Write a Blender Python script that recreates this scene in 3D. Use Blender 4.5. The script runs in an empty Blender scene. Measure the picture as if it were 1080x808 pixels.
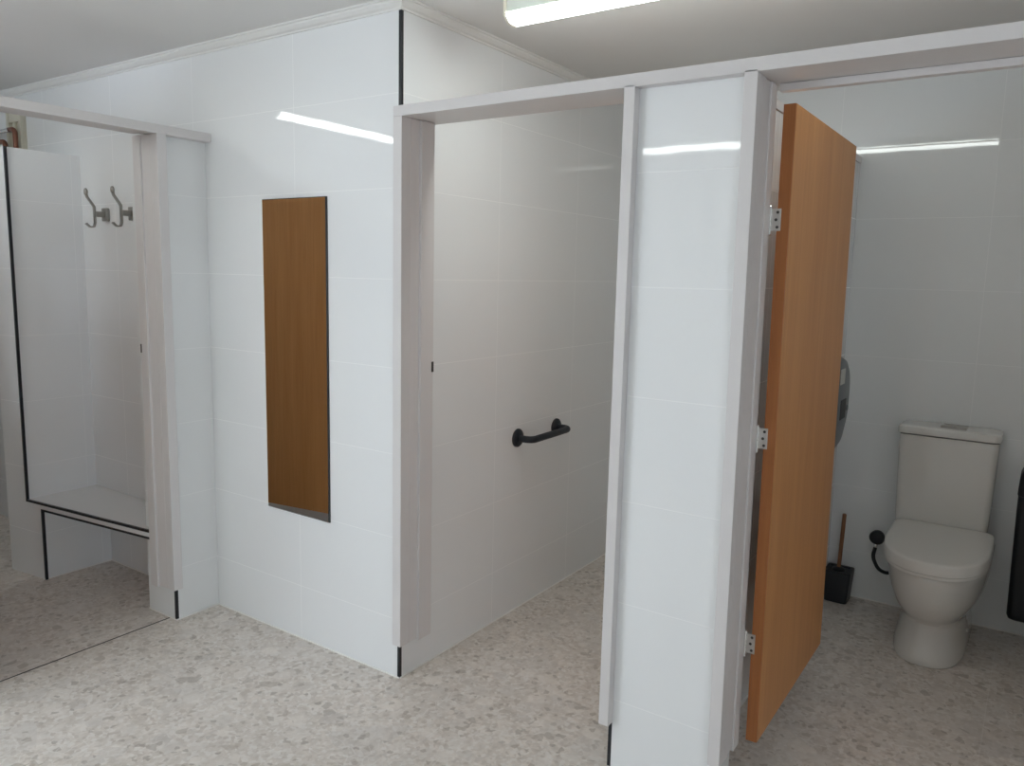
import bpy, bmesh, math, random
from mathutils import Vector, Matrix
random.seed(4)
S = bpy.context.scene
C = S.collection

# ------------------------------------------------------------------ camera
def make_camera():
    f, yaw, pitch, roll = 823.69, math.radians(34.135), math.radians(-7.973), math.radians(1.31)
    fw = Vector((-math.sin(yaw)*math.cos(pitch), math.cos(yaw)*math.cos(pitch), math.sin(pitch)))
    r = Vector((math.cos(yaw), math.sin(yaw), 0)); u = r.cross(fw)
    r2 = r*math.cos(roll) + u*math.sin(roll); u2 = -r*math.sin(roll) + u*math.cos(roll)
    cd = bpy.data.cameras.new('camera'); cd.sensor_width = 36; cd.lens = f/1080*36
    cd.sensor_fit = 'HORIZONTAL'; cd.clip_start = .02
    co = bpy.data.objects.new('camera', cd); C.objects.link(co)
    M = Matrix((r2, u2, -fw)).transposed().to_4x4(); M.translation = Vector((1.8905, -2.0738, 1.5295))
    co.matrix_world = M
    S.camera = co
make_camera()

# ------------------------------------------------------------------ light and exposure
S.view_settings.view_transform = 'Standard'; S.view_settings.look = 'None'
S.view_settings.gamma = 1; S.view_settings.use_curve_mapping = False
S.view_settings.exposure = 0.33
TUBE = 14.0           # diffusers of the ceiling battens
WINDOW = 8.0         # daylit frosted panes in the rear wall
WINDOW_R = 4.5         # panes in the right wall, set weaker to balance the light
LOUVRE = 3.0
w = bpy.data.worlds.new('sky'); S.world = w; w.use_nodes = True
w.node_tree.nodes['Background'].inputs[0].default_value = (.75, .85, 1, 1)
w.node_tree.nodes['Background'].inputs[1].default_value = 1.0
S.cycles.max_bounces = 14; S.cycles.diffuse_bounces = 8; S.cycles.glossy_bounces = 6

# ------------------------------------------------------------------ node helper
class NT:
    def __init__(s, name):
        s.m = bpy.data.materials.new(name); s.m.use_nodes = True
        s.t = s.m.node_tree; s.n = s.t.nodes; s.b = s.n['Principled BSDF']
    def new(s, typ, **kw):
        o = s.n.new(typ)
        for k, v in kw.items(): setattr(o, k, v)
        return o
    def link(s, a, b): s.t.links.new(a, b)
    def put(s, inp, v):
        if hasattr(v, 'links') or isinstance(v, bpy.types.NodeSocket): s.link(v, inp)
        else: inp.default_value = v
    def math(s, op, a, b=None, c=None):
        o = s.new('ShaderNodeMath', operation=op)
        for i, v in enumerate((a, b, c)):
            if v is not None: s.put(o.inputs[i], v)
        return o.outputs[0]
    def mix(s, f, a, b, blend='MIX'):
        o = s.new('ShaderNodeMix', data_type='RGBA', blend_type=blend)
        s.put(o.inputs[0], f)
        for k, v in ((6, a), (7, b)):
            s.put(o.inputs[k], v if isinstance(v, bpy.types.NodeSocket) else (*v, 1))
        return o.outputs[2]
    def ramp(s, fac, stops):
        o = s.new('ShaderNodeValToRGB'); s.link(fac, o.inputs[0])
        e = o.color_ramp.elements
        while len(e) < len(stops): e.new(.5)
        for i, (p, c) in enumerate(stops):
            e[i].position = p; e[i].color = (c, c, c, 1) if not hasattr(c, '__len__') else (*c, 1)
        return o.outputs[0]
    def pos(s):
        return s.new('ShaderNodeNewGeometry').outputs['Position']
    def obj(s):
        return s.new('ShaderNodeTexCoord').outputs['Object']
    def noise(s, v, scale, detail=4, rough=.55, dist=0):
        o = s.new('ShaderNodeTexNoise'); s.link(v, o.inputs['Vector'])
        o.inputs['Scale'].default_value = scale; o.inputs['Detail'].default_value = detail
        o.inputs['Roughness'].default_value = rough; o.inputs['Distortion'].default_value = dist
        return o.outputs
    def vor(s, v, scale, feature='F1', rnd=1):
        o = s.new('ShaderNodeTexVoronoi', feature=feature); s.link(v, o.inputs['Vector'])
        o.inputs['Scale'].default_value = scale; o.inputs['Randomness'].default_value = rnd
        return o.outputs
    def vmul(s, v, k):
        o = s.new('ShaderNodeVectorMath', operation='MULTIPLY'); s.link(v, o.inputs[0]); o.inputs[1].default_value = k
        return o.outputs[0]
    def vadd(s, a, b):
        o = s.new('ShaderNodeVectorMath', operation='ADD'); s.link(a, o.inputs[0]); s.put(o.inputs[1], b)
        return o.outputs[0]
    def bump(s, h, strength=.3, dist=.001):
        o = s.new('ShaderNodeBump'); s.link(h, o.inputs['Height'])
        o.inputs['Strength'].default_value = strength; o.inputs['Distance'].default_value = dist
        s.link(o.outputs[0], s.b.inputs['Normal'])
    def base(s, v):
        if isinstance(v, bpy.types.NodeSocket): s.link(v, s.b.inputs['Base Color'])
        else: s.b.inputs['Base Color'].default_value = (*v, 1)
    def set(s, **kw):
        for k, v in kw.items(): s.b.inputs[k.replace('_', ' ')].default_value = v

def plain(name, col, rough=.5, metal=0, var=.04, scale=30, spec=.5, coat=0):
    t = NT(name)
    n = t.noise(t.obj(), scale, 3)[0]
    t.base(t.mix(n, tuple(c*(1-var) for c in col), tuple(min(1, c*(1+var)) for c in col)))
    t.set(Roughness=rough, Metallic=metal); t.b.inputs['Specular IOR Level'].default_value = spec
    t.b.inputs['Coat Weight'].default_value = coat
    return t.m

def tile_material(name, col, y_joint, x_joint, rough=.035):
    """large white glazed wall tiles, stack bond, thin pale joints"""
    t = NT(name)
    sep = t.new('ShaderNodeSeparateXYZ'); t.link(t.pos(), sep.inputs[0])
    nor = t.new('ShaderNodeSeparateXYZ'); t.link(t.new('ShaderNodeNewGeometry').outputs['True Normal'], nor.inputs[0])
    isx = t.math('GREATER_THAN', t.math('ABSOLUTE', nor.outputs[0]), .5)
    isz = t.math('GREATER_THAN', t.math('ABSOLUTE', nor.outputs[2]), .5)
    def line(c, o, step):
        fr = t.math('FRACT', t.math('DIVIDE', t.math('ADD', c, 20*step - o), step))
        d = t.math('MULTIPLY', t.math('SUBTRACT', .5, t.math('ABSOLUTE', t.math('SUBTRACT', fr, .5))), step)
        r = t.new('ShaderNodeMapRange', interpolation_type='SMOOTHSTEP'); t.link(d, r.inputs[0])
        r.inputs[1].default_value = .0009; r.inputs[2].default_value = .0026
        r.inputs[3].default_value = 1; r.inputs[4].default_value = 0
        return r.outputs[0]
    lz = line(sep.outputs[2], .23, .3175)
    ly = line(sep.outputs[1], y_joint, .64); lx = line(sep.outputs[0], x_joint, .64)
    lv = t.math('ADD', t.math('MULTIPLY', ly, isx), t.math('MULTIPLY', lx, t.math('SUBTRACT', 1, isx)))
    lm = t.math('MULTIPLY', t.math('MAXIMUM', lz, lv), t.math('SUBTRACT', 1, isz))
    n = t.noise(t.pos(), 1.7, 2)[0]
    c = t.mix(n, tuple(x*.985 for x in col), col)
    t.base(t.mix(t.math('MULTIPLY', lm, .3), c, (.93, .93, .92)))
    rg = t.math('MULTIPLY_ADD', lm, .25, rough); t.link(rg, t.b.inputs['Roughness'])
    rip = t.noise(t.pos(), 5.0, 2)[0]
    t.bump(t.math('SUBTRACT', t.math('MULTIPLY', rip, .6), t.math('MULTIPLY', lm, .4)), .35, .0012)
    return t.m

def floor_material():
    t = NT('terrazzo_stone')
    p = t.pos()
    wob = t.noise(p, 11, 3)[1]
    pd = t.vadd(p, t.vmul(wob, (.035, .035, .0)))
    wob2 = t.noise(p, 45, 2)[1]
    ps = t.vadd(p, t.vmul(wob2, (.012, .012, 0)))
    big = t.noise(p, 2.2, 3)[0]; mid = t.noise(p, 26, 6, .7)[0]; fine = t.noise(p, 160, 3, .6)[0]
    c = t.mix(t.ramp(big, [(.35, 0), (.65, 1)]), (0.732, 0.695, 0.661), (0.820, 0.775, 0.732))
    c = t.mix(t.ramp(mid, [(.36, 0), (.66, 1)]), c, (0.585, 0.541, 0.497))
    # fine crushed aggregate
    v = t.vor(ps, 75)
    sc = t.new('ShaderNodeSeparateColor'); t.link(v['Color'], sc.inputs[0])
    c = t.mix(t.math('MULTIPLY', t.ramp(sc.outputs[0], [(.55, 0), (.8, 1)]), .45), c, (0.880, 0.880, 0.880))
    c = t.mix(t.math('MULTIPLY', t.ramp(sc.outputs[1], [(.72, 0), (.9, 1)]), .5), c, (0.483, 0.425, 0.381))
    # pale fragments of a few centimetres
    v2 = t.vor(pd, 15); s2 = t.new('ShaderNodeSeparateColor'); t.link(v2['Color'], s2.inputs[0])
    in2 = t.ramp(v2['Distance'], [(.42, 1), (.60, 0)])
    pale = t.math('MULTIPLY', in2, t.ramp(s2.outputs[0], [(.62, 0), (.66, 1)]))
    c = t.mix(t.math('MULTIPLY', pale, .55), c, t.mix(s2.outputs[1], (0.878, 0.842, 0.805), (0.643, 0.621, 0.600)))
    # large soft grey stones
    v3 = t.vor(t.vadd(pd, (3.1, 1.7, 0)), 6.0); s3 = t.new('ShaderNodeSeparateColor'); t.link(v3['Color'], s3.inputs[0])
    in3 = t.ramp(s3.outputs[0], [(.80, 0), (.82, 1)])
    c = t.mix(t.math('MULTIPLY', in3, .25), c, t.mix(s3.outputs[2], (0.732, 0.710, 0.695), (0.497, 0.483, 0.475)))
    # dark chips, medium and small: single irregular cells
    for scale, off, thr, k, col in ((30, (7.3, 2.2, 0),   .963, .5, (.27, .235, .205)), (62, (1.3, 5.2, 0), .947, .52, (.24, .205, .175)),
                                    (17, (4.4, 9.1, 0), .968, .28, (.36, .34, .33))):
        vv = t.vor(t.vadd(pd if scale < 20 else ps, off), scale)
        ss = t.new('ShaderNodeSeparateColor'); t.link(vv['Color'], ss.inputs[0])
        mask = t.ramp(ss.outputs[0], [(thr, 0), (thr+.012, 1)])
        c = t.mix(t.math('MULTIPLY', mask, k), c, t.mix(ss.outputs[1], col, tuple(x*1.6 for x in col)))
    # pale hairline veins
    ve = t.vor(pd, 19, 'DISTANCE_TO_EDGE')['Distance']
    vn = t.ramp(t.noise(p, 6, 2)[0], [(.5, 0), (.62, 1)])
    c = t.mix(t.math('MULTIPLY', t.math('MULTIPLY', t.ramp(ve, [(.0, 1), (.05, 0)]), vn), .5), c, (0.880, 0.880, 0.880))
    c = t.mix(t.math('MULTIPLY', fine, .22), c, (0.585, 0.527, 0.469))
    # slab joints
    sep = t.new('ShaderNodeSeparateXYZ'); t.link(p, sep.inputs[0])
    def line(cc, o, step):
        fr = t.math('FRACT', t.math('DIVIDE', t.math('ADD', cc, 20*step - o), step))
        return t.math('LESS_THAN', t.math('MULTIPLY', t.math('SUBTRACT', .5, t.math('ABSOLUTE', t.math('SUBTRACT', fr, .5))), step), .0013)
    jn = t.math('MAXIMUM', line(sep.outputs[0], .33, .76), line(sep.outputs[1], -.50, .76))
    c = t.mix(t.math('MULTIPLY', jn, .3), c, (0.880, 0.880, 0.878))
    t.base(t.mix(1.0, c, (1.0, .972, .942), 'MULTIPLY')); t.set(Roughness=.34)
    t.bump(mid, .1, .001)
    return t.m

def wood_material(name, light, dark, rough=.42, horiz=False):
    t = NT(name)
    o = t.obj()
    st = t.vmul(o, (9, 9, .55))
    g = t.noise(st, 2.2, 5, .6, .6)[0]
    f = t.noise(t.vmul(o, (130, 130, 1.6)), 2, 3)[0]
    b = t.noise(t.vmul(o, (3, 3, .8)), 1.2, 2)[0]
    c = t.mix(t.ramp(g, [(.3, 0), (.7, 1)]), dark, light)
    c = t.mix(t.math('MULTIPLY', t.ramp(f, [(.45, 0), (.7, 1)]), .3), c, tuple(x*.7 for x in dark))
    c = t.mix(t.math('MULTIPLY', b, .25), c, tuple(x*.85 for x in light))
    t.base(c); t.set(Roughness=rough); t.b.inputs['Specular IOR Level'].default_value = .35
    return t.m

def emit(name, col, strength, var=0):
    t = NT(name)
    t.base((.8, .8, .8)); t.set(Roughness=.4)
    t.b.inputs['Emission Color'].default_value = (*col, 1); t.b.inputs['Emission Strength'].default_value = strength
    return t.m

M = {}
M['tile'] = tile_material('white_wall_tile', (.83, .84, .845), .595, -.548)
M['tile_back'] = tile_material('white_wall_tile_rear_row', (.83, .84, .84), .30, 1.02)
M['floor'] = floor_material()
M['ceiling'] = plain('ceiling_paint', (.76, .75, .735), .75, var=.02, scale=3, spec=.2)
M['cornice'] = plain('cornice_paint', (.78, .77, .75), .6, var=.02)
M['paint'] = plain('wall_paint', (.74, .74, .72), .7, var=.02)
M['frame'] = plain('powder_coated_aluminium', (.675, .65, .645), .4, 0, .004, 3, .4)
M['trim'] = plain('black_tile_trim', (.012, .014, .018), .35)
M['sealant'] = plain('white_sealant', (.86, .85, .82), .5)
M['wood'] = wood_material('varnished_timber', (.62, .295, .105), (.52, .23, .075))
M['wood_edge'] = wood_material('timber_edge', (.42, .16, .05), (.33, .115, .035))
M['wood_dowel'] = wood_material('bamboo', (.30, .14, .07), (.22, .095, .045), .5)
M['steel'] = plain('satin_steel', (.62, .60, .57), .32, .9)
M['chrome'] = plain('chrome', (.8, .8, .8), .08, 1, .01)
M['screw'] = plain('dark_screw', (.08, .075, .07), .4, .7)
M['ceramic'] = plain('white_porcelain', (.72, .705, .67), .08, 0, .01, 4, .5, .3)
M['seat'] = plain('white_plastic_seat', (.74, .725, .69), .22, 0, .01, 4)
M['black'] = plain('black_plastic', (.012, .014, .018), .42)
M['rubber'] = plain('matt_black_coating', (.014, .017, .024), .5)
M['grey'] = plain('grey_plastic', (.13, .15, .16), .35)
M['dark'] = plain('dark_slot', (.02, .022, .025), .5)
M['label'] = plain('paper_label', (.62, .62, .58), .6)
M['paper'] = plain('tissue_paper', (.8, .8, .78), .9)
M['cream'] = plain('cream_timber_paint', (.60, .57, .47), .55, 0, .08, 12)
M['copper'] = plain('copper_pipe', (.20, .085, .055), .4, .6, .1)
M['endcap'] = plain('cream_end_cap', (.80, .76, .64), .45)
M['lamp_body'] = plain('lamp_housing', (.62, .66, .61), .4)
M['hookm'] = plain('brushed_nickel', (.36, .345, .32), .35, .85)
M['tube'] = emit('lit_diffuser', (.94, 1, .965), TUBE)
M['pane'] = emit('daylit_frosted_glass', (.76, .87, 1.0), WINDOW)
M['pane_r'] = emit('weaker_frosted_glass', (.78, .88, 1.0), WINDOW_R)
M['pane2'] = emit('daylit_louvre', (1, .97, .92), LOUVRE)
mm = NT('silvered_glass'); mm.base((.87, .88, .87)); mm.set(Metallic=1, Roughness=.012); M['mirror'] = mm.m

# ------------------------------------------------------------------ mesh helpers
def box(bm, x0, x1, y0, y1, z0, z1, bev=0, seg=2):
    r = bmesh.ops.create_cube(bm, size=1)
    vs = r['verts']
    for v in vs:
        v.co = Vector((x0 + (v.co.x+.5)*(x1-x0), y0 + (v.co.y+.5)*(y1-y0), z0 + (v.co.z+.5)*(z1-z0)))
    if bev > 0:
        es = list({e for v in vs for e in v.link_edges})
        bmesh.ops.bevel(bm, geom=es, offset=bev, segments=seg, affect='EDGES', profile=.5)
    return vs

def BM(*boxes, bev=0):
    bm = bmesh.new()
    for b in boxes: box(bm, *b, bev=bev)
    return bm

def tube(bm, pts, r, n=14, cap=True, radii=None):
    pts = [Vector(p) for p in pts]; rings = []
    t0 = (pts[1]-pts[0]).normalized()
    up = Vector((0, 0, 1)) if abs(t0.z) < .9 else Vector((1, 0, 0))
    nrm = (up - t0*up.dot(t0)).normalized()
    for i, p in enumerate(pts):
        a = pts[max(i-1, 0)]; b = pts[min(i+1, len(pts)-1)]
        t = (b-a).normalized(); nrm = (nrm - t*nrm.dot(t)).normalized(); bi = t.cross(nrm)
        rr = radii[i] if radii else r
        rings.append([bm.verts.new(p + nrm*math.cos(2*math.pi*k/n)*rr + bi*math.sin(2*math.pi*k/n)*rr) for k in range(n)])
    for A, B in zip(rings, rings[1:]):
        for k in range(n): bm.faces.new((A[k], A[(k+1) % n], B[(k+1) % n], B[k]))
    if cap:
        bm.faces.new(rings[0][::-1]); bm.faces.new(rings[-1])

def fillet(pts, r, n=7):
    """round the corners of a polyline"""
    P = [Vector(p) for p in pts]; out = [P[0]]
    for a, b, c in zip(P, P[1:], P[2:]):
        u = (a-b); v = (c-b); k = min(r, u.length*.49, v.length*.49)
        p0 = b + u.normalized()*k; p1 = b + v.normalized()*k
        for i in range(n+1):
            s = i/n; out.append((1-s)**2*p0 + 2*s*(1-s)*b + s*s*p1)
    out.append(P[-1]); return out

def loft(bm, rings, cap0=True, cap1=True):
    R = [[bm.verts.new(p) for p in ring] for ring in rings]; n = len(R[0])
    for A, B in zip(R, R[1:]):
        for k in range(n): bm.faces.new((A[k], A[(k+1) % n], B[(k+1) % n], B[k]))
    if cap0: bm.faces.new(R[0][::-1])
    if cap1: bm.faces.new(R[-1])

def disc_lathe(bm, prof, origin, axis, n=32):
    """prof = [(distance along axis, radius)]"""
    ax = Vector(axis).normalized(); up = Vector((0, 0, 1)) if abs(ax.z) < .9 else Vector((1, 0, 0))
    a = (up - ax*up.dot(ax)).normalized(); b = ax.cross(a); o = Vector(origin)
    loft(bm, [[o + ax*d + (a*math.cos(2*math.pi*k/n) + b*math.sin(2*math.pi*k/n))*max(r, 1e-4) for k in range(n)] for d, r in prof])

def origin(o):
    return (origin(o.parent) @ o.matrix_basis) if o.parent else o.matrix_basis.copy()

def obj(name, bm, mat, parent=None, smooth=False):
    """bm in world coordinates; stored relative to its parent"""
    if parent:
        bm.transform(origin(parent).inverted())
    bmesh.ops.recalc_face_normals(bm, faces=bm.faces)
    me = bpy.data.meshes.new(name); bm.to_mesh(me); bm.free()
    me.materials.append(M[mat] if isinstance(mat, str) else mat)
    if smooth:
        me.polygons.foreach_set('use_smooth', [True]*len(me.polygons))
        try: me.set_sharp_from_angle(angle=math.radians(40))
        except Exception: pass
    o = bpy.data.objects.new(name, me); C.objects.link(o)
    if parent: o.parent = parent
    return o

def thing(name, label, cat, loc=(0, 0, 0), group=None):
    o = bpy.data.objects.new(name, None); C.objects.link(o); o.location = loc; o.empty_display_size = .05
    o['label'] = label; o['category'] = cat
    if group: o['group'] = group
    return o

def struct(name, bm, mat, label=None, cat=None, parent=None):
    o = obj(name, bm, mat, parent); o['kind'] = 'structure'
    if label: o['label'] = label
    if cat: o['category'] = cat
    return o

# ------------------------------------------------------------------ room shell
CZ = 2.436           # ceiling
YB = 1.903           # rear wall of the toilet cubicles
struct('floor', BM((-4.2, 3.5, -4.0, 2.1, -.1, 0)), 'floor', 'pale grey beige terrazzo stone floor', 'floor')
struct('ceiling', BM((-4.2, 3.5, -4.0, 2.1, CZ, CZ+.1)), 'ceiling', 'plain pale grey ceiling', 'ceiling')
struct('wall_mirror', BM((-4.1, 0, 0, .12, 0, CZ)), 'tile', 'white tiled wall holding the tall narrow mirror', 'wall')
struct('wall_divider', BM((-.12, 0, .12, YB, 0, CZ)), 'tile', 'white tiled side wall with the black grab rail', 'wall')
struct('wall_back', BM((-.12, 3.4, YB, YB+.12, 0, CZ)), 'tile_back', 'white tiled wall behind the toilet', 'wall')
struct('wall_left', BM((-4.2, -4.1, -3.9, .12, 0, CZ)), 'tile', 'white tiled far wall of the shower side', 'wall')

# rear wall (behind the camera) with its windows
WZ0, WZ1 = .75, 1.75
LX0, LX1, LZ0, LZ1 = -1.10, -.06, 1.88, 2.13
WA0, WA1 = -2.6, -1.0          # wide window in the rear wall
WB0, WB1 = -3.6, -2.0          # wide window in the right wall
RY0, RY1 = -3.9, -3.78
bm = bmesh.new()
box(bm, -4.2, 3.42, RY0, RY1, 0, WZ0); box(bm, -4.2, 3.42, RY0, RY1, LZ1, CZ)
box(bm, -4.2, WA0, RY0, RY1, WZ0, WZ1); box(bm, WA1, 3.42, RY0, RY1, WZ0, WZ1)
box(bm, -4.2, LX0, RY0, RY1, WZ1, LZ1); box(bm, LX1, 3.42, RY0, RY1, WZ1, LZ1); box(bm, LX0, LX1, RY0, RY1, WZ1, LZ0)
struct('wall_rear', bm, 'paint', 'painted wall behind the camera with high windows', 'wall')
def frame_bars(a0, a1, place):
    fb = bmesh.new(); am = (a0+a1)/2
    for a, b in ((a0, a0+.04), (a1-.04, a1), (am-.02, am+.02)): box(fb, *place(a, b, .02), WZ0, WZ1)
    for z in (WZ0, WZ1-.04): box(fb, *place(a0, a1, .019), z, z+.04)
    return fb
win = struct('window_1', BM((WA0, WA1, -3.86, -3.85, WZ0, WZ1)), 'pane', 'wide frosted window behind the camera on the shower side', 'window')
obj('window_frame', frame_bars(WA0, WA1, lambda a, b, d: (a, b, -3.85, -3.83+d)), 'frame', win)
bm = bmesh.new()
box(bm, 3.3, 3.42, RY1, YB, 0, WZ0); box(bm, 3.3, 3.42, RY1, YB, WZ1, CZ)
box(bm, 3.3, 3.42, RY1, WB0, WZ0, WZ1); box(bm, 3.3, 3.42, WB1, YB, WZ0, WZ1)
struct('wall_right', bm, 'paint', 'painted wall to the right with a wide frosted window', 'wall')
win = struct('window_3', BM((3.38, 3.39, WB0, WB1, WZ0, WZ1)), 'pane_r', 'wide frosted window in the wall to the right', 'window')
obj('window_frame', frame_bars(WB0, WB1, lambda a, b, d: (3.36-d, 3.38, a, b)), 'frame', win)
win = struct('window_2', BM((LX0, LX1, -3.87, -3.865, LZ0, LZ1)), 'pane2', 'small high louvre window behind the camera', 'window')
fb = bmesh.new()
for i in range(7):
    z = LZ0 + i*(LZ1-LZ0)/6
    box(fb, LX0, LX1, -3.862, -3.80, max(LZ0, z-.014), min(LZ1, z+.014))
for i in range(5):
    x = LX0 + i*(LX1-LX0)/4
    box(fb, max(LX0, x-.03), min(LX1, x+.03), -3.864, -3.798, LZ0, LZ1)
obj('window_frame', fb, 'grey', win)

# cornice along the mirror wall and around the corner into the cubicle
prof = [(0, 2.402), (.006, 2.402), (.007, 2.408), (.016, 2.412), (.026, 2.422), (.028, 2.428), (.034, 2.429), (.034, CZ), (0, CZ)]
bm = bmesh.new()
loft(bm, [[Vector((-4.1, -o, z)) for o, z in prof], [Vector((o, -o, z)) for o, z in prof], [Vector((o, YB, z)) for o, z in prof]])
struct('trim_1', bm, 'cornice', 'pale moulded cornice along the ceiling', 'cornice')

# ---- shower partition on the left (plane x = -1.109)
PX = -1.109
struct('wall_pier', BM((-1.315, PX, -.211, 0, 0, 2.05)), 'tile_back', 'short white tiled pier left of the mirror wall', 'wall')
struct('wall_partition', BM((-1.34, PX, -1.5, -.96, 0, 2.05)), 'tile', 'white tiled partition nearer the camera', 'wall')

struct('wall_cubicle', BM((-4.1, -2.0, -1.16, -1.06, 0, 2.05), (-2.0, -1.34, -1.16, -1.06, 0, .9)), 'tile', 'unseen tiled side of the changing cubicle, shaped to shade the shower end', 'wall')  # unseen; tall run shades the shower end, low part lets light into the cubicle

# ---- bench nib wall: wide below the seat, narrower above
def yb(x): return -.344 + .115*(x + 2.128)      # the bench front runs slightly askew
def slab(bm, pts, z0, z1):
    loft(bm, [[Vector((x, y, z0)) for x, y in pts], [Vector((x, y, z1)) for x, y in pts]])
bm = bmesh.new()
slab(bm, [(-2.285, yb(-2.285)), (-2.13, yb(-2.13)), (-2.13, 0), (-2.285, 0)], 0, 2.055)
slab(bm, [(-2.13, yb(-2.13)), (-2.015, yb(-2.015)), (-2.015, 0), (-2.13, 0)], 0, .346)
struct('wall_bench', bm, 'tile', 'white tiled nib wall at the left end of the bench', 'wall')

# ---- front panel and partition between the two toilet cubicles
struct('wall_panel', BM((.888, 1.2285, -.012, .12, 0, 2.05)), 'tile', 'narrow white tiled panel between the two doorways', 'wall')
struct('wall_between', BM((1.035, 1.115, .12, YB, 0, 2.068)), 'tile', 'white tiled partition behind the timber door', 'wall')
struct('wall_end', BM((2.10, 2.18, .12, YB, 0, 2.068), (2.065, 2.6, 0, .12, 0, 2.05)), 'tile', 'white tiled partition right of the toilet', 'wall')

# ---- black tile trims and sealant
T = .0115
struct('trim_2', BM((-T+.001, .001, -.001, T-.001, 0, 2.4015)), 'trim', 'black trim on the corner of the mirror wall', 'trim')
struct('trim_3', BM((PX-T+.001, PX+.001, -.212, -.212+T, 0, .2)), 'trim', 'black trim at the foot of the left pier', 'trim')
struct('trim_4', BM((.887, .887+T, -.013, T-.013, 0, .2)), 'trim', 'black trim at the foot of the narrow tiled panel', 'trim')
struct('trim_5', BM((1.2295-T, 1.2295, -.013, T-.013, 0, .2)), 'trim', 'black trim at the foot of the toilet doorway', 'trim')
struct('trim_6', BM((-2.1305, -2.1305+T, yb(-2.13)-.001, yb(-2.13)-.001+T, .386, 2.055)), 'trim', 'tall black trim on the wall end beside the bench', 'trim')
struct('trim_7', BM((-2.0155, -2.0155+T, yb(-2.015)-.001, yb(-2.015)-.001+T, 0, .346)), 'trim', 'black trim down the side of the recess under the bench', 'trim')
s = .0045
struct('trim_8', BM((-1.109, 0, -s, 0, 0, s), (0, s, 0, YB, 0, s), (PX, PX+s, -.211, -s, 0, s), (-1.315, PX+s, -.211-s, -.211, 0, s),
                    (.888, 1.2285, -.012-s, -.012, 0, s), (s, 1.035, YB-s, YB, 0, s), (1.115, 2.10, YB-s, YB, 0, s), (1.115, 1.115+s, .12, YB-s, 0, s),
                    (-2.015, -2.015+s, -.345, 0, 0, s), (-2.015+s, -1.315, -s, 0, 0, s)),
       'sealant', 'white sealant line where the tiles meet the floor', 'trim')
struct('trim_9', BM((-1.1585, -1.1525, -.96, -.2155, 0, .0012)), 'screw', 'thin dark strip across the floor at the cubicle doorway', 'trim')

# ------------------------------------------------------------------ powder coated frames
def bx(name, parent, *boxes, bev=.0018, mat='frame'):
    return obj(name, BM(*boxes, bev=bev), mat, parent)

fr = thing('partition_frame', 'pale grey metal frame over the two toilet doorways and tiled panel', 'door frame', (1.0, -.02, .155))
Z0, Z1, ZH = .155, 2.045, 2.08
bx('header', fr, (.006, 2.6, -.0465, .0, Z1, ZH), (.008, 2.6, 0, .07, Z1+.001, ZH-.001), (.008, 2.6, .07, .148, Z1+.003, ZH-.003))
bx('door_stop', fr, (1.245, 2.06, .118, .146, 2.028, Z1+.002))
lj = bx('post', fr, (.006, .045, -.0465, .0, Z0, Z1), (.001, .045, .0, .046, Z0, Z1), (.001, .055, .046, .116, Z0-.004, Z1)); lj['label'] = 'left post at the mirror wall corner'
bx('strike_plate', lj, (.050, .0565, .106, .1172, 1.166, 1.204), bev=0, mat='screw')['label'] = 'small dark latch plate'
lj = bx('post', fr, (.868, .901, -.0465, -.0125, Z0, Z1+.006), (.868, .8875, -.0125, .0, Z0, Z1), (.868, .8875, 0, .148, Z0, Z1)); lj['label'] = 'post left of the tiled panel'
def leaning(*boxes):          # this post stands a few millimetres out of plumb
    bm = BM(*boxes, bev=.0018)
    for v in bm.verts: v.co.x -= .014*(v.co.z - Z0)/1.89
    return bm
lj = obj('post', leaning((1.217, 1.252, -.0465, -.0125, Z0, Z1+.006), (1.2430, 1.252, -.0125, .025, Z0, Z1), (1.2430, 1.2485, .025, .076, Z0, Z1), (1.243, 1.2525, .1205, .1225, Z0-.01, Z1), (1.2430, 1.2525, .076, .1205, Z0-.01, Z1)), 'frame', fr)
lj['label'] = 'hinge post right of the tiled panel'
lj = bx('post', fr, (2.05, 2.085, -.0465, -.0005, Z0, Z1+.006), (2.05, 2.0645, -.0005, .12, Z0, Z1)); lj['label'] = 'right post beyond the toilet'
bx('rail', fr, (1.03, 1.12, .149, YB-.001, 2.069, 2.10))['label'] = 'capping rail on the partition behind the timber door'
bx('rail', fr, (2.095, 2.185, .149, YB-.001, 2.069, 2.10))['label'] = 'capping rail on the right partition'

fl = thing('partition_frame', 'pale grey metal frame around the changing cubicle doorway at far left', 'door frame', (PX, -.22, .155))
FX = PX+.0465
bx('header', fl, (PX+.0005, FX, -1.5, 0-.001, Z1, ZH), (-1.185, PX+.0005, -1.5, -.001, Z1+.006, ZH-.001), (-1.2235, -1.1855, -.96, -.245, Z1+.008, ZH-.003))
lj = bx('post', fl, (PX+.001, FX, -.246, -.205, Z0, Z1), (-1.175, PX+.001, -.246, -.2115, Z0, Z1), (-1.222, -1.172, -.255, -.2115, Z0-.006, Z1)); lj['label'] = 'post on the pier beside the mirror wall'
bx('strike_plate', lj, (-1.2235, -1.215, -.2562, -.252, 1.167, 1.203), bev=0, mat='screw')['label'] = 'small dark latch plate'
lj = bx('post', fl, (PX+.001, FX, -.965, -.925, Z0, Z1), (-1.262, PX+.001, -.9595, -.925, Z0, Z1)); lj['label'] = 'post nearest the camera'

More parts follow.
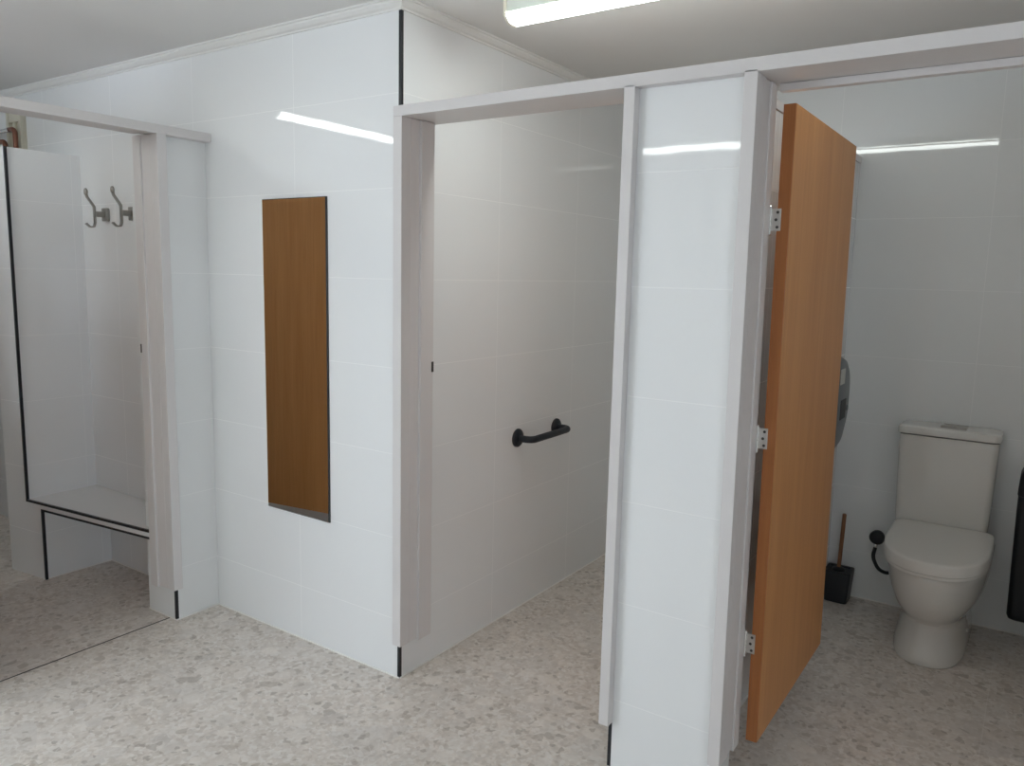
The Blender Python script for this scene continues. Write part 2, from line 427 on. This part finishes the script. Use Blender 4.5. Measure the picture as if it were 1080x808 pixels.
# ------------------------------------------------------------------ timber doors
def hinge(door, x, y, z, dx):
    """plate let onto the door edge with a barrel at its side (dx = direction of the plate)"""
    h = obj('hinge', BM((min(x, x+dx*.028), max(x, x+dx*.028), y-.0025, y-.0002, z-.030, z+.030), bev=.0008), 'steel', door)
    b = bmesh.new(); disc_lathe(b, [(0, .0035), (.002, .0055), (.036, .0055), (.0365, .0045), (.0385, .0045), (.039, .0055), (.078, .0055), (.080, .0035)], (x-.0005, y-.0045, z-.042), (0, 0, 1), 16)
    obj('barrel', b, 'chrome', h, True)
    for q, (ux, uz) in enumerate(((.019, .020), (.015, 0), (.019, -.020))):
        b = bmesh.new(); disc_lathe(b, [(0, .0042), (.0012, .004), (.0012, .0001)], (x+dx*ux, y-.0022, z+uz), (0, -1, 0), 14)
        obj('screw', b, 'screw', h, True)
    return h

dr = thing('cubicle_door', 'orange brown timber door standing open in front of the toilet', 'door', (1.285, .135, .16))
obj('leaf', BM((1.2705, 1.303, .1415, .925, .16, 1.997), bev=.0012), 'wood', dr)
obj('edge_strip', BM((1.2695, 1.3022, .135, .141, .16, 1.997), bev=.001), 'wood_edge', dr)['label'] = 'darker hinge edge'
for z in (1.692, 1.081, .464): hinge(dr, 1.2525, .135, z, 1)

dr.rotation_euler.y = math.radians(-.45)      # hangs slightly out of plumb

d2 = thing('cubicle_door', 'timber door of the grab rail cubicle, standing open behind the tiled panel', 'door', (.85, .135, .16))
obj('leaf', BM((.836, .8665, .1415, .83, .16, 1.997), bev=.0012), 'wood', d2)
obj('edge_strip', BM((.8363, .8662, .135, .141, .16, 1.997), bev=.001), 'wood_edge', d2)

dl = thing('cubicle_door', 'brown timber door of the changing cubicle, seen only in the tall mirror', 'door', (-1.268, -.935, .16))
dl.rotation_euler.z = math.radians(180-8.5)
def local(bm, o):
    for v in bm.verts: v.co = o.matrix_basis @ v.co
    return bm
obj('leaf', local(BM((0.008, .70, -.018, .018, 0, 1.84), bev=.0012), dl), 'wood', dl)
obj('edge_strip', local(BM((0, .0075, -.018, .018, 0, 1.84), bev=.001), dl), 'wood_edge', dl)

# ------------------------------------------------------------------ mirror
mi = thing('wall_mirror', 'tall narrow frameless mirror on the white tiled wall, reflecting brown timber', 'mirror', (-.5525, 0, .537))
mx0, mx1, mz0, mz1 = -.737, -.367, .537, 1.80
bm = BM((mx0, mx1, -.006, -.0003, mz0, mz1))
obj('backing', bm, 'dark', mi)['label'] = 'dark edge'
obj('glass', BM((mx0+.003, mx1-.004, -.0085, -.0062, mz0+.003, mz1-.003)), 'mirror', mi)

# ------------------------------------------------------------------ bench
be = thing('changing_bench', 'white tiled bench with black edging in the left changing cubicle', 'bench', (-1.73, -.17, 0))
BE = -1.2235
bm = bmesh.new(); slab(bm, [(-2.1295, yb(-2.1295)), (BE, yb(BE)), (BE, -.2125), (-1.3155, -.2125), (-1.3155, -.0005), (-2.1295, -.0005)], .346, .385)
obj('seat', bm, 'tile', be)
for x0, z0, z1, lab in ((-2.13, .3755, .3865, 'upper black edge'), (-2.0145, .3455, .3555, 'lower black edge')):
    bm = bmesh.new(); slab(bm, [(x0, yb(x0)-.0015), (BE, yb(BE)-.0015), (BE, yb(BE)+.008), (x0, yb(x0)+.008)], z0, z1)
    obj('edge_trim', bm, 'trim', be)['label'] = lab

# ------------------------------------------------------------------ robe hooks
def robe_hook():
    t = thing('robe_hook', 'brushed metal double coat hook, left of the pair above the bench', 'hook', (-1.90, 0, 1.766), 'coat hooks above the bench')
    x, z = -1.90, 1.766
    b = bmesh.new(); box(b, x-.024, x+.024, -.016, -.0003, z-.031, z+.031, bev=.004, seg=3); obj('base_plate', b, 'hookm', t, True)
    b = bmesh.new(); box(b, x-.011, x+.011, -.060, -.015, z-.013, z+.013, bev=.003); obj('neck', b, 'hookm', t, True)
    b = bmesh.new()
    path = fillet([(x, -.098, z+.100), (x, -.094, z+.078), (x, -.062, z+.034), (x, -.060, z-.040), (x, -.066, z-.060), (x, -.086, z-.062), (x, -.104, z-.046)], .004, 2)
    rings = []
    for i, p in enumerate(path):
        a = path[max(i-1, 0)]; c = path[min(i+1, len(path)-1)]; tg = (c-a).normalized(); nn = Vector((0, -tg.z, tg.y))
        wd = .0078
        rings.append([p + Vector((sx*wd, 0, 0)) + nn*sn*.0036 for sx, sn in ((-1, -1), (1, -1), (1, 1), (-1, 1))])
    loft(b, rings)
    obj('hook_arm', b, 'hookm', t, True)
    b = bmesh.new(); bmesh.ops.create_uvsphere(b, u_segments=14, v_segments=10, radius=.0115)
    for v in b.verts: v.co = Vector((x+v.co.x, -.098+v.co.y*.8, z+.100+v.co.z*1.5))
    obj('tip', b, 'hookm', t, True)
    return t
h1 = robe_hook()
h2 = h1.copy(); C.objects.link(h2); h2.location.x += .232
h2['label'] = 'brushed metal double coat hook, right of the pair, nearest the door post'
for ch in list(h1.children):
    c = ch.copy(); C.objects.link(c); c.parent = h2

# ------------------------------------------------------------------ grab rail
gr = thing('grab_rail', 'short matt black grab rail on the white tiled cubicle wall', 'grab rail', (0, .93, .806))
b = bmesh.new(); tube(b, fillet([(.004, .766, .805), (.078, .766, .805), (.078, 1.096, .807), (.004, 1.096, .807)], .055, 9), .0155, 20); obj('bar', b, 'rubber', gr, True)
for y in (.766, 1.096):
    b = bmesh.new(); disc_lathe(b, [(.0004, .0415), (.006, .0415), (.011, .037), (.014, .026), (.015, .016)], (0, y, .806), (1, 0, 0)); obj('flange', b, 'rubber', gr, True)

# ------------------------------------------------------------------ toilet
TX = 1.614
def dring(cx, y0, y1, hw, z, n=48, e=2.0, flat=.35, tilt=0):
    """D shaped ring: squarish at the wall end (y1), round at the front (y0)"""
    out = []
    ym = y1 - (y1-y0)*flat
    for k in range(n):
        a = 2*math.pi*k/n; c, s_ = math.cos(a), math.sin(a)
        if s_ < 0:
            x = hw*math.copysign(abs(c)**(2/e), c); y = ym + (ym-y0)*-abs(s_)**(2/e)
        else:
            x = hw*math.copysign(abs(c)**(2/14), c); y = ym + (y1-ym)*abs(s_)**(2/14)
        out.append(Vector((cx+x, y, z + tilt*(y-y1))))
    return out
to = thing('toilet', 'white close coupled toilet with its lid closed, against the tiled wall', 'toilet', (TX, 1.55, 0))
b = bmesh.new()
secs = [  # z, y0, y1, half width, exponent
    (.000, 1.322, 1.890, .134, 2.8), (.004, 1.313, 1.892, .139, 2.8), (.012, 1.312, 1.892, .140, 2.8), (.050, 1.322, 1.892, .134, 2.7), (.100, 1.334, 1.892, .127, 2.6), (.145, 1.340, 1.892, .123, 2.5),
    (.168, 1.338, 1.892, .124, 2.4), (.182, 1.322, 1.892, .133, 2.3), (.200, 1.296, 1.892, .144, 2.2), (.225, 1.264, 1.892, .158, 2.15), (.255, 1.238, 1.892, .170, 2.1), (.290, 1.219, 1.892, .180, 2.1),
    (.330, 1.206, 1.892, .187, 2.1), (.370, 1.200, 1.892, .191, 2.15), (.400, 1.198, 1.892, .193, 2.2), (.407, 1.202, 1.890, .190, 2.2)]
loft(b, [dring(TX, y0, y1, hw, z, 56, e) for z, y0, y1, hw, e in secs])
obj('pan', b, 'ceramic', to, True)
b = bmesh.new()
loft(b, [dring(TX, 1.194+d, 1.728, .190-d, z, 64, 2.35, .44, .02) for z, d in ((.4195, .004), (.421, .001), (.432, .000), (.434, .002))])
obj('seat', b, 'seat', to, True)
b = bmesh.new()
loft(b, [dring(TX, 1.190+d, 1.730, .192-d, z, 64, 2.35, .44, .02) for z, d in ((.4345, .003), (.4365, .0005), (.474, .0), (.4785, .0018), (.481, .006), (.4815, .02))])
obj('lid', b, 'seat', to, True)
b = bmesh.new()
def rrect(x0, x1, y0, y1, z, r, n=6):
    out = []
    for cx, cy, a0 in ((x1-r, y1-r, 0), (x0+r, y1-r, 90), (x0+r, y0+r, 180), (x1-r, y0+r, 270)):
        for i in range(n+1):
            a = math.radians(a0+90*i/n); out.append(Vector((cx+r*math.cos(a), cy+r*math.sin(a), z)))
    return out
CXc = 1.594
loft(b, [rrect(CXc-w2, CXc+w2, yf, 1.894, z, .028) for z, w2, yf in ((.4085, .168, 1.750), (.43, .178, 1.737), (.50, .182, 1.733), (.70, .188, 1.730), (.864, .191, 1.728))])
obj('cistern', b, 'ceramic', to, True)
b = bmesh.new()
loft(b, [rrect(CXc-w2, CXc+w2, yf, 1.899, z, .030) for z, w2, yf in ((.8685, .192, 1.728), (.871, .198, 1.722), (.892, .199, 1.720), (.900, .196, 1.724), (.9035, .186, 1.734), (.9045, .16, 1.76))])
obj('cistern_lid', b, 'ceramic', to, True)
fb_ = obj('flush_plate', BM((1.557, 1.657, 1.776, 1.836, .904, .9105), bev=.002), 'hookm', to)
obj('flush_button', BM((1.561, 1.620, 1.780, 1.832, .9105, .913), bev=.001), 'hookm', fb_)
obj('flush_button', BM((1.622, 1.653, 1.780, 1.832, .9105, .913), bev=.001), 'hookm', fb_)
b = bmesh.new(); disc_lathe(b, [(0, .008), (.008, .008), (.010, .006), (.010, .0001)], (TX+.130, 1.60, .085), (1, -.3, 0), 16); obj('floor_bolt_cap', b, 'chrome', to, True)

# stop valve and black hose beside the pan
va = thing('stop_valve', 'black stop tap with hose on the wall left of the toilet', 'valve', (1.335, YB, .335))
b = bmesh.new(); disc_lathe(b, [(.0005, .018), (.004, .018), (.005, .009), (.045, .009)], (1.335, YB, .335), (0, -1, 0), 20); obj('stem', b, 'chrome', va, True)
b = bmesh.new(); disc_lathe(b, [(.035, .020), (.040, .032), (.062, .034), (.070, .030), (.074, .015)], (1.335, YB, .335), (0, -1, 0), 28); obj('handle', b, 'black', va, True)
b = bmesh.new(); disc_lathe(b, [(0, .008), (.004, .010), (.012, .010), (.013, .008), (.026, .008)], (1.330, YB-.045, .306), (0, 0, -1), 16); obj('collar', b, 'chrome', va, True)
b = bmesh.new(); tube(b, fillet([(1.330, YB-.045, .282), (1.322, YB-.05, .235), (1.352, YB-.05, .175), (1.404, YB-.028, .160), (1.426, YB-.018, .24), (1.426, YB-.014, .40)], .05, 6), .0085, 12); obj('hose', b, 'black', va, True)

# toilet brush
tb = thing('toilet_brush', 'toilet brush with wooden handle in a square black holder on the floor', 'toilet brush', (1.187, 1.815, 0))
b = bmesh.new()
loft(b, [rrect(1.187-h, 1.187+h, 1.815-h, 1.815+h, z, .012) for z, h in ((.001, .048), (.004, .051), (.150, .060), (.156, .059), (.156, .045), (.150, .043))], True, True)
obj('holder', b, 'black', tb, True)
b = bmesh.new(); disc_lathe(b, [(0, .030), (.006, .030), (.014, .014), (.015, .008)], (1.185, 1.815, .151), (0, 0, 1), 20); obj('cap', b, 'black', tb, True)
b = bmesh.new(); tube(b, [(1.184, 1.815, .150), (1.190, 1.815, .425), (1.190, 1.815, .430)], .0095, 14, True, [.0095, .0095, .007]); obj('handle', b, 'wood_dowel', tb, True)

# toilet roll dispenser on the partition behind the door
di = thing('toilet_roll_dispenser', 'grey plastic toilet roll dispenser half hidden behind the timber door', 'dispenser', (1.115, 1.45, 1.0))
b = bmesh.new()
def oval(x, hy, hz, zc, n=44, e=2.6):
    return [Vector((x, 1.45 + hy*math.copysign(abs(math.cos(2*math.pi*k/n))**(2/e), math.cos(2*math.pi*k/n)),
                    zc + hz*math.copysign(abs(math.sin(2*math.pi*k/n))**(2/e), math.sin(2*math.pi*k/n)))) for k in range(n)]
loft(b, [oval(1.1155, .15, .215, 1.0), oval(1.160, .15, .215, 1.0), oval(1.185, .145, .205, 1.005), oval(1.203, .132, .182, 1.015), oval(1.213, .112, .140, 1.03)])
obj('cover', b, 'grey', di, True)
obj('label_sticker', BM((1.2125, 1.2145, 1.36, 1.44, 1.10, 1.165)), 'label', di)
obj('lock', BM((1.2125, 1.215, 1.40, 1.50, .945, 1.03), bev=.001), 'dark', di)['label'] = 'dark slot with a lock'
b = bmesh.new(); disc_lathe(b, [(0, .014), (.006, .013), (.007, .006)], (1.2125, 1.525, .985), (1, 0, 0), 16); obj('key_turn', b, 'grey', di, True)
obj('tissue', BM((1.160, 1.1615, 1.40, 1.50, .72, .80)), 'paper', di)['label'] = 'hanging end of white paper'

# sanitary bin at the right edge
sb = thing('sanitary_bin', 'black sanitary bin at the right edge, hung on the wall beside the toilet', 'bin', (1.965, YB, .12))
b = bmesh.new()
loft(b, [rrect(1.875+k, 2.075-k, 1.745+k, 1.9025, z, .022) for z, k in ((.112, .016), (.118, .006), (.135, .0), (.60, -.006), (.655, -.006))])
obj('body', b, 'black', sb, True)
b = bmesh.new()
loft(b, [rrect(1.866+k, 2.084-k, 1.735+k, 1.9025, z, .024) for z, k in ((.657, .002), (.662, 0), (.74, .004), (.765, .014), (.775, .03))])
obj('lid', b, 'black', sb, True)

# ------------------------------------------------------------------ pipes high in the shower corner
ca = thing('pipe_casing', 'small cream timber casing with pipes high at far left', 'casing', (-2.725, 0, 2.05))
obj('board', BM((-2.80, -2.65, -.012, -.0004, 1.95, 2.32)), 'cream', ca)
bx('batten', ca, (-2.80, -2.775, -.034, -.012, 1.95, 2.32), mat='cream')
bx('batten', ca, (-2.675, -2.65, -.030, -.012, 1.95, 2.265), mat='cream')
bx('batten', ca, (-2.775, -2.65, -.030, -.012, 2.265, 2.32), mat='cream')
bx('batten', ca, (-2.745, -2.728, -.024, -.012, 1.95, 2.265), mat='cream')
for (xe, zt, off, lab) in ((-2.668, 2.222, -.050, 'upper copper and chrome pipe in the cream casing at far left'), (-2.762, 2.165, -.060, 'lower copper and chrome pipe in the cream casing at far left')):
    sp = thing('water_pipe', lab, 'pipe', (xe, off, zt), 'pipes high in the shower corner')
    b = bmesh.new(); tube(b, fillet([(xe, off, 1.72), (xe, off, zt), (xe-.07, off, zt)], .045, 7), .0125, 14); obj('elbow', b, 'copper', sp, True)
    b = bmesh.new(); tube(b, [(xe-.06, off, zt), (-3.6, off, zt-.02)], .0115, 14); obj('arm', b, 'chrome', sp, True)
    b = bmesh.new(); disc_lathe(b, [(0, .015), (.018, .015), (.02, .012)], (xe-.055, off, zt), (-1, 0, 0), 16); obj('collar', b, 'chrome', sp, True)
    obj('clip', BM((xe-.016, xe+.016, off-.016, -.0305 if xe > -2.7 else -.0125, 1.80, 1.82)), 'copper', sp)

# ------------------------------------------------------------------ ceiling battens
def batten(label, cx, cy, length, along_x):
    t = thing('ceiling_light', label, 'light', (cx, cy, CZ))
    h = length/2
    def place(bm):
        for v in bm.verts:
            x, y = v.co.x, v.co.y
            v.co.x, v.co.y = (cx+x, cy+y) if along_x else (cx-y, cy+x)
        return bm
    def prof(hw, ch, z0, z1):   # chamfered trough
        return [(-hw, z1), (-hw, z0+ch), (-hw+ch*1.2, z0), (hw-ch*1.2, z0), (hw, z0+ch), (hw, z1)]
    def ext(x0, x1, pr):
        b = bmesh.new(); loft(b, [[Vector((x0, y, z)) for y, z in pr], [Vector((x1, y, z)) for y, z in pr]]); return place(b)
    obj('housing', place(BM((-h+.011, h-.011, -.044, .044, 2.393, CZ-.0005))), 'lamp_body', t)
    obj('diffuser', ext(-h+.011, h-.011, prof(.0455, .018, 2.366, 2.3925)), 'tube', t)
    for s_ in (-1, 1):
        obj('end_cap', ext(s_*(h-.0105), s_*h, prof(.0475, .020, 2.3635, CZ-.0005)), 'endcap', t)
    return t
batten('lit white fluorescent batten on the ceiling above the toilet doorways', .935, .224, 1.28, True)
batten('lit fluorescent batten behind the camera, seen only reflected in the tiled panel', -.25, -3.03, 1.28, True)
batten('lit fluorescent batten over the shower side, seen reflected in the mirror wall tiles', -1.775, -1.545, 1.28, False)
batten('unseen fluorescent batten added to brighten the mirror wall and the floor before it', -.82, -2.2, 1.28, True)  # added fill lamp, kept out of view and out of the tile reflections
